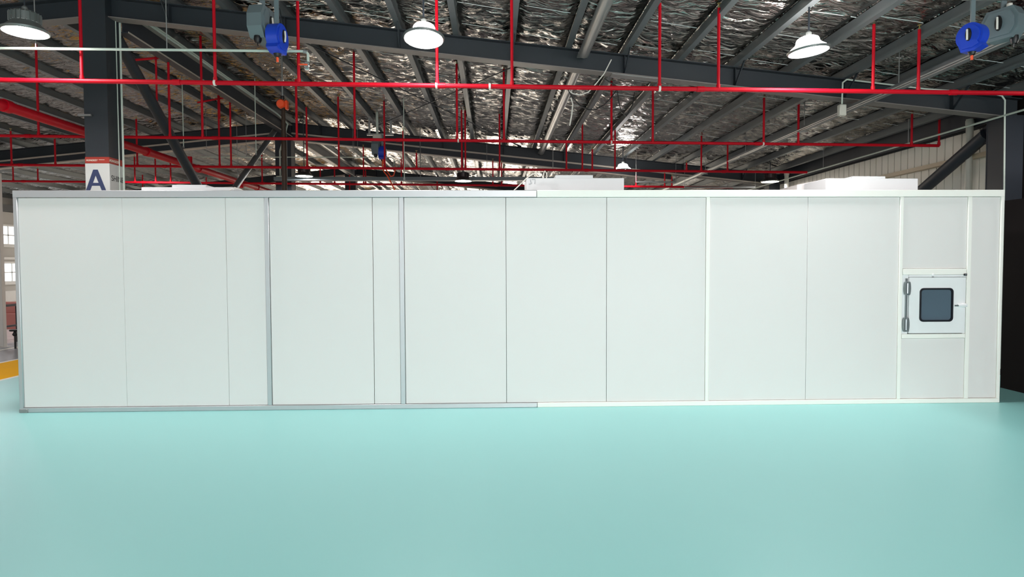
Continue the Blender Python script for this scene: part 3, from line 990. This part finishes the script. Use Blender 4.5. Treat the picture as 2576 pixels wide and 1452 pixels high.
b3, g3 = atY(2446, 92, -1.35), atY(2524, 62, -1.3)
hose_reel(b3, math.radians(24), 'blue air hose reel hanging beside the long trunking', .82)
cable_reel(g3, math.radians(24), 'grey cable reel hanging next to the blue one over the trunking', .82)
hanger((b3 + g3) / 2 + Vector((0, 0, .05)), 'galvanised hanger carrying the reels over the trunking', zt(b3.x) + .1, s=.82)

# orange chain hoist with its chain sleeve
pc = atY(708, 262, 4.0)
t = thing('chain_hoist', pc, 'orange chain hoist hanging with a brown chain bag before the dark column', 'hoist')
MB().lathe([(0, -.07), (.06, -.07), (.08, -.04), (.08, .03), (.06, .06), (0, .06)], pc, 20, 'y').build('drum', M['orange'], t)
MB().rbox(pc.x + .07, pc.x + .115, pc.y - .05, pc.y + .05, pc.z - .1, pc.z + .06, .012).build('motor', M['orange'], t)
MB().tube([pc + Vector((.02, 0, .1)), (pc.x + .02, pc.y, zt(pc.x) + .13)], .014, 8).build('suspension', M['galv'], t)
MB().lathe([(0, .04), (.03, .03), (.035, -.02), (.02, -.05)], pc + Vector((.02, 0, .11)), 10).build('hook', M['blackp'], t)
pe = atY(710, 474, 4.0)
MB().tube([pc + Vector((.03, 0, -.06)), (pc.x + .03, pc.y, (pc.z + pe.z) / 2), (pc.x + .03, pc.y, pe.z - .25)], [.03, .045, .045], 10).build('chain_bag', M['brown'], t)

# pale cable conduit along the tie beam and down the second column
pts = [atX(403, 72, -5.2), atX(500, 148, -5.2)]
zc_ = pts[0].z
pc0 = atY(699, 300, 9.85)
pts = [Vector((-5.28, 2.4, 5.40)), Vector((-5.28, 8.6, 5.40)), Vector((-5.24, 9.3, 5.3)), Vector((pc0.x, 9.97, 4.72)), Vector((pc0.x, 9.97, 4.5)), Vector((pc0.x, 9.97, atY(699, 443, 9.97).z))]
t = thing('cable_conduit', pts[0], 'pale cable conduit bending down along the column behind the hoist', 'conduit')
MB().tube(pts, .022, 8).build('tube', M['conduit'], t)
MB().tube([pts[0] + Vector((.05, 0, .0)), pts[1] + Vector((.05, -1.4, .0))], .012, 8).build('tube', M['conduit'], t)
e = pts[-1]
MB().rbox(e.x - .09, e.x + .09, 9.9, 10.01, e.z - .1, e.z, .01).build('junction_box', M['conduit'], t)
MB().tube([e + Vector((.06, 0, -.1)), e + Vector((.12, 0, -.14)), e + Vector((.16, 0, -.22)), e + Vector((.16, 0, -1.0))], .02, 8).build('tube', M['conduit'], t)

# thin galvanised compressed-air pipe
Yp = .12
a_, b_ = atY(-300, 127, Yp), atY(768, 125, Yp)
zpp = (a_.z + b_.z) / 2
t = thing('air_pipe', (a_.x, Yp, zpp), 'thin galvanised air pipe passing below the blue reel and down to a tap', 'pipe')
MB().tube([(a_.x, Yp, zpp + .02), (b_.x, Yp, zpp - .0), (b_.x + .03, Yp, zpp - .03), (b_.x + .03, Yp, zpp - .2)], .016, 10).build('tube', M['conduit'], t)
MB().tube([(b_.x - .02, Yp, zpp), (b_.x + .02, Yp, zpp - .01)], .024, 10).build('elbow', M['galv'], t)
MB().rbox(b_.x - .01, b_.x + .05, Yp - .03, Yp + .03, zpp - .22, zpp - .12, .01).build('valve', M['chrome'], t)
MB().box(b_.x - .07, b_.x + .03, Yp - .04, Yp - .03, zpp - .17, zpp - .155).build('valve_handle', M['orange'], t, smooth=False)
for px in (90, 420):
    x = atY(px, 125, Yp).x
    MB().tube([(x, Yp, zpp), (x, Yp, zt(x))], .006, 6).build('hanger_rod', M['galv'], t)

# second thin air pipe, distant
a_, b_ = atY(505, 395, 8.2), atY(985, 396, 8.2)
t = thing('air_pipe', a_, 'thin distant air pipe passing behind the brown chain bag', 'pipe')
MB().tube([a_, b_, b_ + Vector((.06, 0, -.05)), b_ + Vector((.06, 0, -.2))], .012, 8).build('tube', M['conduit'], t)
for px in (520, 620, 900):
    x = atY(px, 395, 8.2).x
    MB().tube([(x, 8.2, a_.z), (x, 8.2, zt(x))], .005, 6).build('hanger_rod', M['galv'], t)

# loose cables hanging near the middle of the roof
Yc = 1.7
Q = lambda x, y: atY(x, y, Yc)
t = thing('hanging_cable', Q(1430, 225), 'loose pale cable looping down to the red pipe below the rafter', 'cable')
MB().tube([Q(1538, 150), Q(1520, 185), Q(1500, 210), Q(1480, 232), Q(1460, 239), Q(1442, 236), Q(1430, 228)], .008, 6).build('cable', M['whitec'], t)  # lamp light on this cable is given as white colour
MB().tube([Q(1436, 246), Q(1441, 262), Q(1438, 290), Q(1433, 316)], .01, 6).build('cable_end', M['whitec'], t)
t = thing('hanging_cable', Q(1480, 275), 'loose black cable loop below the first rafter', 'cable')
MB().tube([Q(1428, 224), Q(1440, 246), Q(1458, 265), Q(1480, 276), Q(1500, 275), Q(1520, 264), Q(1538, 245), Q(1550, 228), Q(1550, 216), Q(1535, 208), Q(1520, 198)], .009, 6).build('cable', M['blackp'], t)
t = thing('hanging_cable', Q(1556, 250), 'black cable drop from the rafter toward the dazzling lamp', 'cable')
MB().tube([Q(1540, 214), Q(1552, 219), Q(1555, 250), Q(1562, 280), Q(1575, 292), Q(1592, 262), Q(1596, 232)], .008, 6).build('cable', M['blackp'], t)
# thin white rods hanging in the distance
for k, (px, pt_, pb_, Y, lb) in enumerate(((458, 200, 372, 6.2, 'thin pale hanger rod beside the dark diagonal brace'), (641, 215, 390, 6.2, 'thin pale hanger rod between brace and hoist column'), (1016, 330, 452, 6.5, 'thin pale conduit drop beside the orange hose'))):
    a_, b_ = atY(px, pt_, Y), atY(px, pb_, Y)
    t = thing('hanger_rod', b_, lb, 'rod')
    MB().tube([(a_.x, Y, zt(a_.x) + .13), (a_.x, Y, b_.z)], .01, 6).build('rod', M['conduit'], t)
    MB().lathe([(.02, 0), (.02, .03)], (a_.x, Y, b_.z), 6, close=True).build('nut', M['galv'], t)

# ------------------------------------------------------------------ the clean room booth
HB, DB = 2.54, 1.75
XB0, XB1 = -5.441, 6.063
booth = thing('clean_room_booth', (0, 0, 0), 'long white panelled clean room booth standing on the mint floor', 'clean room')
ZP0, ZP1 = .055, 2.458


def xat(px):
    return atY(px, 750, 0).x


POSTS = [(669, 680), (1006, 1018), (1775, 1784), (2260, 2268.5), (2430, 2440)]
JOINTS = [312, 571, 939, 1273.5, 1526, 2030]
edges = [XB0 + .05] + [None] * 0
cuts = []
for a, b in POSTS:
    cuts.append((xat(a), xat(b)))
seq = [('post', *c) for c in cuts] + [('joint', xat(j), xat(j)) for j in JOINTS]
seq.sort(key=lambda q: q[1])
px0 = XB0 + .052
GAP = {0: .0016, 1: .003, 2: .006, 3: .0045, 4: .0045, 5: .003}
panels = []
gaps_iter = iter(sorted(range(len(JOINTS)), key=lambda i: JOINTS[i]))
jn = 0
for kind, a, b in seq + [('end', XB1 - .04, XB1)]:
    g = 0.0025
    if kind == 'joint':
        g = GAP[jn] / 2
        jn += 1
    gr = .004 if kind == 'post' else g
    panels.append([px0, a - g])
    px0 = b + (.0035 if kind == 'post' and a < 1 else g)
for i, (a, b) in enumerate(panels):
    z0, z1 = ZP0 + .003, ZP1 - .003
    if abs(a - (cuts[3][1])) < .02:      # the bay with the pass box
        zA, zB = 1.62, .835
        MB().rbox(a, b, .006, .05, atY(2350, 676, 0).z + .003, z1, .002).build('wall_panel', M['panel'], booth)
        MB().rbox(a, b, .006, .05, z0, atY(2350, 851, 0).z - .003, .002).build('wall_panel', M['panel'], booth)
        BAY = (a, b)
    else:
        MB().rbox(a, b, .006, .05, z0, z1, .002).build('wall_panel', M['panel'], booth)
# dark core sheet behind the panel joints, leaving the pass box bay open
ck = MB()
ck.box(XB0 + .05, BAY[0], .056, .062, .05, 2.47).box(BAY[1], XB1 - .04, .056, .062, .05, 2.47).box(BAY[0], BAY[1], .056, .062, 1.66, 2.47).box(BAY[0], BAY[1], .056, .062, .05, .78)
ck.build('inner_lining', M['core'], booth, smooth=False)
for a, b in cuts:
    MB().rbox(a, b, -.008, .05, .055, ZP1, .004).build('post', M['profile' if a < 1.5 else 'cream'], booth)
MB().rbox(XB0, XB0 + .052, -.01, .052, 0, HB - .002, .008).build('corner_post', M['profile'], booth)
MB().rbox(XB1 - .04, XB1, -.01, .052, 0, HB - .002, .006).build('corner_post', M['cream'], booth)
xj = xat(1351)
MB().rbox(XB0 + .001, xj - .001, -.012, .06, ZP1, HB, .005).build('top_rail', M['profile'], booth)
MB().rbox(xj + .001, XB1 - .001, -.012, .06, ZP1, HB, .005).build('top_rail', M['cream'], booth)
MB().rbox(XB0 + .002, xj - .001, -.012, .06, 0, .055, .005).build('bottom_rail', M['profile'], booth)
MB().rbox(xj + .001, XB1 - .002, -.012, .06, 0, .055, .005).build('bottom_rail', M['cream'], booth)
MB().rbox(XB0 + .004, XB0 + .1, -.02, -.012, .0, .04, .003).build('corner_foot', M['galv'], booth)
# ends, back and lid
for x0, x1 in ((XB0 + .006, XB0 + .05), (XB1 - .04, XB1 - .004)):
    MB().rbox(x0, x1, .054, .9, .055, ZP1, .002).build('end_panel', M['panel'], booth)
    MB().rbox(x0, x1, .904, DB - .054, .055, ZP1, .002).build('end_panel', M['panel'], booth)
    MB().rbox(x0 - .004, x1 + .003, .06, DB - .054, ZP1, HB, .004).build('top_rail', M['profile'], booth)
    MB().rbox(x0 - .004, x1 + .003, .06, DB - .054, 0, .055, .004).build('bottom_rail', M['profile'], booth)
    MB().rbox(x0 - .006, x1 + .004, DB - .052, DB + .005, 0, HB - .002, .006).build('corner_post', M['profile'], booth)
nb = 10
for k in range(nb):
    xa = XB0 + .052 + (XB1 - XB0 - .094) * k / nb
    xb = XB0 + .052 + (XB1 - XB0 - .094) * (k + 1) / nb
    MB().rbox(xa + .001, xb - .001, DB - .05, DB - .006, .055, HB - .01, .002).build('back_panel', M['panel'], booth)
    MB().rbox(xa + .001, xb - .001, .062, DB - .052, HB - .055, HB - .005, .002).build('lid_panel', M['panel'], booth)

# --- pass box set into the booth wall
pxl, pxr = BAY
zA, zB = 1.62, .835
pb = thing('pass_box', ((pxl + pxr) / 2, 0, zB), 'white pass box hatch with dark window set in the booth wall', 'pass box')
tz = lambda py: atY(2350, py, 0).z
zt1, zt0 = tz(676), tz(691)
zb1, zb0 = tz(840), tz(851)
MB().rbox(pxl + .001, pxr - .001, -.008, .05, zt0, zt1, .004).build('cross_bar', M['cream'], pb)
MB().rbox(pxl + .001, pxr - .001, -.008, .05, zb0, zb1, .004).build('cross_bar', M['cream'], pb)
dx0, dx1 = atY(2285, 770, 0).x, atY(2421.5, 770, 0).x
dz0, dz1 = tz(838), tz(698)
# surround frame around the door
MB().rbox(pxl + .001, dx0 - .004, .002, .05, zb1 + .001, zt0 - .001, .003).build('frame_side', M['white'], pb)
MB().rbox(dx1 + .004, pxr - .001, .0, .05, zb1 + .001, dz1 + .0, .003).build('frame_side', M['white'], pb)
MB().rbox(dx0 - .003, pxr - .001, -.004, .05, dz1 + .004, zt0 - .001, .003).build('frame_head', M['white'], pb)
# the door, made as a plate around the window opening
wx0, wx1 = atY(2312, 770, 0).x, atY(2394, 770, 0).x
wz0, wz1 = tz(808), tz(726)


def rrect(x0, x1, z0, z1, r, n=6):
    pts = []
    for cx, cz, a0 in ((x1 - r, z1 - r, 0), (x0 + r, z1 - r, 90), (x0 + r, z0 + r, 180), (x1 - r, z0 + r, 270)):
        for k in range(n + 1):
            a = math.radians(a0 + 90 * k / n)
            pts.append((cx + r * math.cos(a), cz + r * math.sin(a)))
    return pts


def ringplate(outer, inner, y0, y1):
    """a plate with a hole: outer and inner outlines carry the same number of points"""
    n = len(outer)
    b = MB()
    vs = [(p[0], y, p[1]) for y in (y0, y1) for lo in (outer, inner) for p in lo]
    fs = []
    for k in range(n):
        j = (k + 1) % n
        fs += [(k, j, n + j, n + k), (2 * n + k, 3 * n + k, 3 * n + j, 2 * n + j), (k, 2 * n + k, 2 * n + j, j), (n + k, n + j, 3 * n + j, 3 * n + k)]
    return b.add(vs, fs)


door = ringplate(rrect(dx0, dx1, dz0, dz1, .006), rrect(wx0, wx1, wz0, wz1, .042), -.014, .028).build('door', M['white'], pb)
ringplate(rrect(wx0 - .006, wx1 + .006, wz0 - .006, wz1 + .006, .046), rrect(wx0 + .014, wx1 - .014, wz0 + .014, wz1 - .014, .034), -.021, .0).build('window_gasket', M['gasket'], door)
MB().prism(rrect(wx0 + .004, wx1 - .004, wz0 + .004, wz1 - .004, .038), -.006, .0, 'xz').build('window_pane', M['glass'], door)
# lever handle
hx = atY(2413, 768, 0)
MB().rbox(atY(2405, 768, 0).x, atY(2428, 768, 0).x, -.045, -.02, hx.z - .017, hx.z + .017, .006).build('latch', M['white'], door)
MB().tube([(atY(2408, 768, 0).x, -.034, hx.z + .0), (atY(2398, 769, 0).x, -.036, hx.z - .003)], .009, 8).build('lever', M['hinge'], door)
MB().rbox(dx1 - .03, dx1 + .03, -.021, -.0135, hx.z - .024, hx.z + .024, .003).build('latch_plate', M['white'], door)
# hinges and seal along the hinge side
for py0, py1, px_ in ((708, 742, 2277), (798, 834, 2275)):
    x = atY(px_, 770, 0).x
    za, zc2 = tz(py1), tz(py0)
    hg = MB()
    for dx, dy, hw in ((-.012, -.004, .016), (.022, -.012, .016)):
        pts = [(x + dx + hw * math.cos(2 * math.pi * k / 16), (za + zc2) / 2 + (zc2 - za) / 2 * math.sin(2 * math.pi * k / 16)) for k in range(16)]
        hg.prism(pts, -.034 + dy, -.012, 'xz')
    hg.tube([(x + .005, -.03, za + .02), (x + .005, -.03, zc2 - .02)], .012, 8)
    hg.build('hinge', M['hinge'], pb)
MB().rbox(atY(2276, 770, 0).x, atY(2281, 770, 0).x, -.012, .02, tz(834), tz(700), .002).build('door_seal', M['hinge'], pb)
# indicator and switch on the head
pi_ = atY(2346, 692, 0)
MB().lathe([(.016, 0), (.016, -.008), (.012, -.012), (0, -.013)], (pi_.x, -.004, pi_.z), 16, 'y').build('indicator', M['white'], pb)
MB().box(pi_.x - .012, pi_.x + .012, -.0085, -.004, pi_.z - .026, pi_.z - .02).build('indicator_mark', M['print_black'], pb, smooth=False)
pi_ = atY(2426.5, 691, 0)
MB().rbox(pi_.x - .018, pi_.x + .018, -.022, -.004, pi_.z - .013, pi_.z + .013, .004).build('switch', M['gasket'], pb)
MB().rbox(pi_.x - .007, pi_.x + .007, -.025, -.021, pi_.z - .006, pi_.z + .006, .002).build('switch_key', M['hinge'], pb)
# the chamber behind the door
cy0, cy1 = .052, .62
ch = MB()
ch.box(dx0, dx1, cy1, cy1 + .01, dz0, dz1).box(dx0 - .01, dx0, cy0, cy1, dz0, dz1).box(dx1, dx1 + .01, cy0, cy1, dz0, dz1).box(dx0, dx1, cy0, cy1, dz0 - .01, dz0).box(dx0, dx1, cy0, cy1, dz1, dz1 + .01)
ch.build('chamber', M['inox'], pb, smooth=False)
pw = atY(2376, 735, .25)
MB().rbox(pw.x - .035, pw.x + .03, .24, .3, pw.z - .01, pw.z + .02, .006).build('chamber_lamp', M['white'], pb)
MB().rbox(pw.x - .02, pw.x + .02, .25, .29, pw.z - .09, pw.z - .012, .006).build('lamp_bracket', M['gasket'], pb)

# ------------------------------------------------------------------ fan filter units on the booth lid
def filter_unit(pxa, pxb, pya, pxc, pxd, pyc, Y, label, mk=None):
    a_, b_ = atY(pxa, pya, Y), atY(pxb, pya, Y)
    t = thing('filter_unit', ((a_.x + b_.x) / 2, Y + .3, HB - .005), label, 'filter unit', 'fan filter boxes on the booth top')
    z0 = HB - .005
    MB().rbox(a_.x, b_.x, Y, Y + .57, z0, a_.z, .006).build('casing', M['filter_white'], t)
    c_, d_ = atY(pxc, pyc, Y + .05), atY(pxd, pyc, Y + .05)
    MB().rbox(c_.x, d_.x, Y + .05, Y + .5, a_.z - .005, c_.z, .006).build('fan_cowl', M['filter_white'], t)
    xm, rr_ = (c_.x + d_.x) / 2, .17
    MB().lathe([(rr_, 0), (rr_, .008), (rr_ - .03, .012), (rr_ - .05, .004)], (xm, Y + .275, c_.z - .006), 28).build('fan_inlet', M['galv'], t)
    return t, a_, b_


filter_unit(355, 587, 471, 432, 518, 465, .45, 'low white filter box on the booth near the marked column')
t, a_, b_ = filter_unit(1325, 1570, 448, 1397, 1492, 440.5, .5, 'tall white filter box with a pen mark on the middle of the booth')
R2 = lambda x, y: atY(x, y, .497)
MB().tube([R2(1334, 451), R2(1335, 459)], .003, 5).tube([R2(1330, 463), R2(1334, 463), R2(1338, 459)], .003, 5).tube([R2(1338, 451), R2(1346, 451), R2(1345, 463)], .003, 5).build('pen_mark', M['pencil'], t)
filter_unit(2078, 2310, 449, 2144, 2228, 443.5, .5, 'bright white filter box on the booth before the ribbed cladding')
p_ = atY(2005, 465, 1.15)
q_ = atY(2140, 449, 1.15)
t = thing('filter_unit', ((p_.x + q_.x) / 2, 1.4, HB - .005), 'pale grey filter box set back behind the bright white one', 'filter unit', 'fan filter boxes on the booth top')
MB().prism([(p_.x, HB - .005), (q_.x, HB - .005), (q_.x, q_.z), (q_.x - .3, q_.z), (p_.x, p_.z)], 1.15, 1.65, 'xz').build('casing', M['panel'], t, smooth=False)
MB().rbox(q_.x - .28, q_.x - .02, 1.2, 1.6, q_.z - .002, q_.z + .01, .003).build('fan_cowl', M['panel'], t)

# white cables on the filter box
C_ = lambda x, y: atY(x, y, .44)
t = thing('white_cable', C_(1330, 447), 'white cable draped from the booth top over the marked filter box', 'cable')
MB().tube([C_(1292, 480), C_(1308, 465), C_(1324, 449), C_(1338, 439), C_(1352, 435), C_(1362, 438), C_(1366, 448)], .006, 8).build('cable', M['whitec'], t)
MB().tube([C_(1367, 449), C_(1368, 436), C_(1371, 430), C_(1375, 436), C_(1376, 444), C_(1374, 449)], .006, 8).build('loop', M['whitec'], t)
t = thing('white_cable', C_(575, 476), 'short white cable end beside the low filter box', 'cable')
MB().tube([atY(575, 480, .4), atY(590, 472, .4), atY(604, 476, .4), atY(612, 480, .4)], .006, 8).build('cable', M['whitec'], t)

# ------------------------------------------------------------------ side area seen past the booth end
pp = atX(8, 870, -10.2)
t = thing('partition_post', (pp.x, pp.y, 0), 'pale square steel post beside the walkway past the booth end', 'post', kind='thing')
MB().rbox(pp.x - .05, pp.x + .05, pp.y - .05, pp.y + .05, .01, 3.6, .006).build('shaft', M['wall_left'], t)
MB().rbox(pp.x - .1, pp.x + .1, pp.y - .1, pp.y + .1, 0, .012, .003).build('base_plate', M['wall_left'], t)
xr_ = -10.6
yr = atX(30, 868, xr_).y
zr1, zr0 = atX(28, 768, xr_).z, atX(28, 820, xr_).z
t = thing('guard_rail', (xr_, yr, 0), 'dark metal guard rail beyond the yellow walkway', 'railing')
MB().beam((xr_, pp.y + .1, zr1), (xr_, yr + 4, zr1), .04, .05).build('top_rail', M['dsteel'], t, smooth=False)
MB().beam((xr_, pp.y + .1, zr0), (xr_, yr + 4, zr0), .04, .04).build('lower_rail', M['dsteel'], t, smooth=False)
for k in range(6):
    MB().box(xr_ - .02, xr_ + .02, yr + .16 + .75 * k, yr + .2 + .75 * k, 0, zr1).build('rail_post', M['dsteel'], t, smooth=False)
for k, (px, y0, y1, lb) in enumerate(((26, 800, 818, 'red brown carton behind the guard rail'), (33, 786, 800, 'smaller red brown carton stacked behind the guard rail'))):
    a_ = atX(px, y1, -13.0)
    hgt = .42 if k == 0 else .3
    zb0_ = 0 if k == 0 else .42
    t = thing('carton', (-13, a_.y, zb0_), lb, 'carton')
    MB().rbox(-13.3, -12.7, a_.y - .17, a_.y + .17, zb0_, zb0_ + hgt, .01).build('body', M['brownred'], t)
    MB().box(-13.3, -12.698, a_.y - .03, a_.y + .03, zb0_ + hgt - .1, zb0_ + hgt + .002).build('tape', M['girt'], t, smooth=False)
ps = atX(38, 846, -9.75)
t = thing('valve_stand', (ps.x, ps.y, 0), 'small black hand valve standing by the walkway at the booth end', 'valve')
MB().tube([(ps.x, ps.y, 0), (ps.x, ps.y, .3)], .02, 10).build('pipe', M['blackp'], t)
MB().lathe([(.09, 0), (.1, .015), (.09, .03), (.02, .02), (.02, 0)], (ps.x, ps.y, .36), 18).build('hand_wheel', M['blackp'], t)
MB().lathe([(.03, 0), (.05, .03), (.03, .07), (.02, .1)], (ps.x, ps.y, .26), 12).build('body', M['blackp'], t)
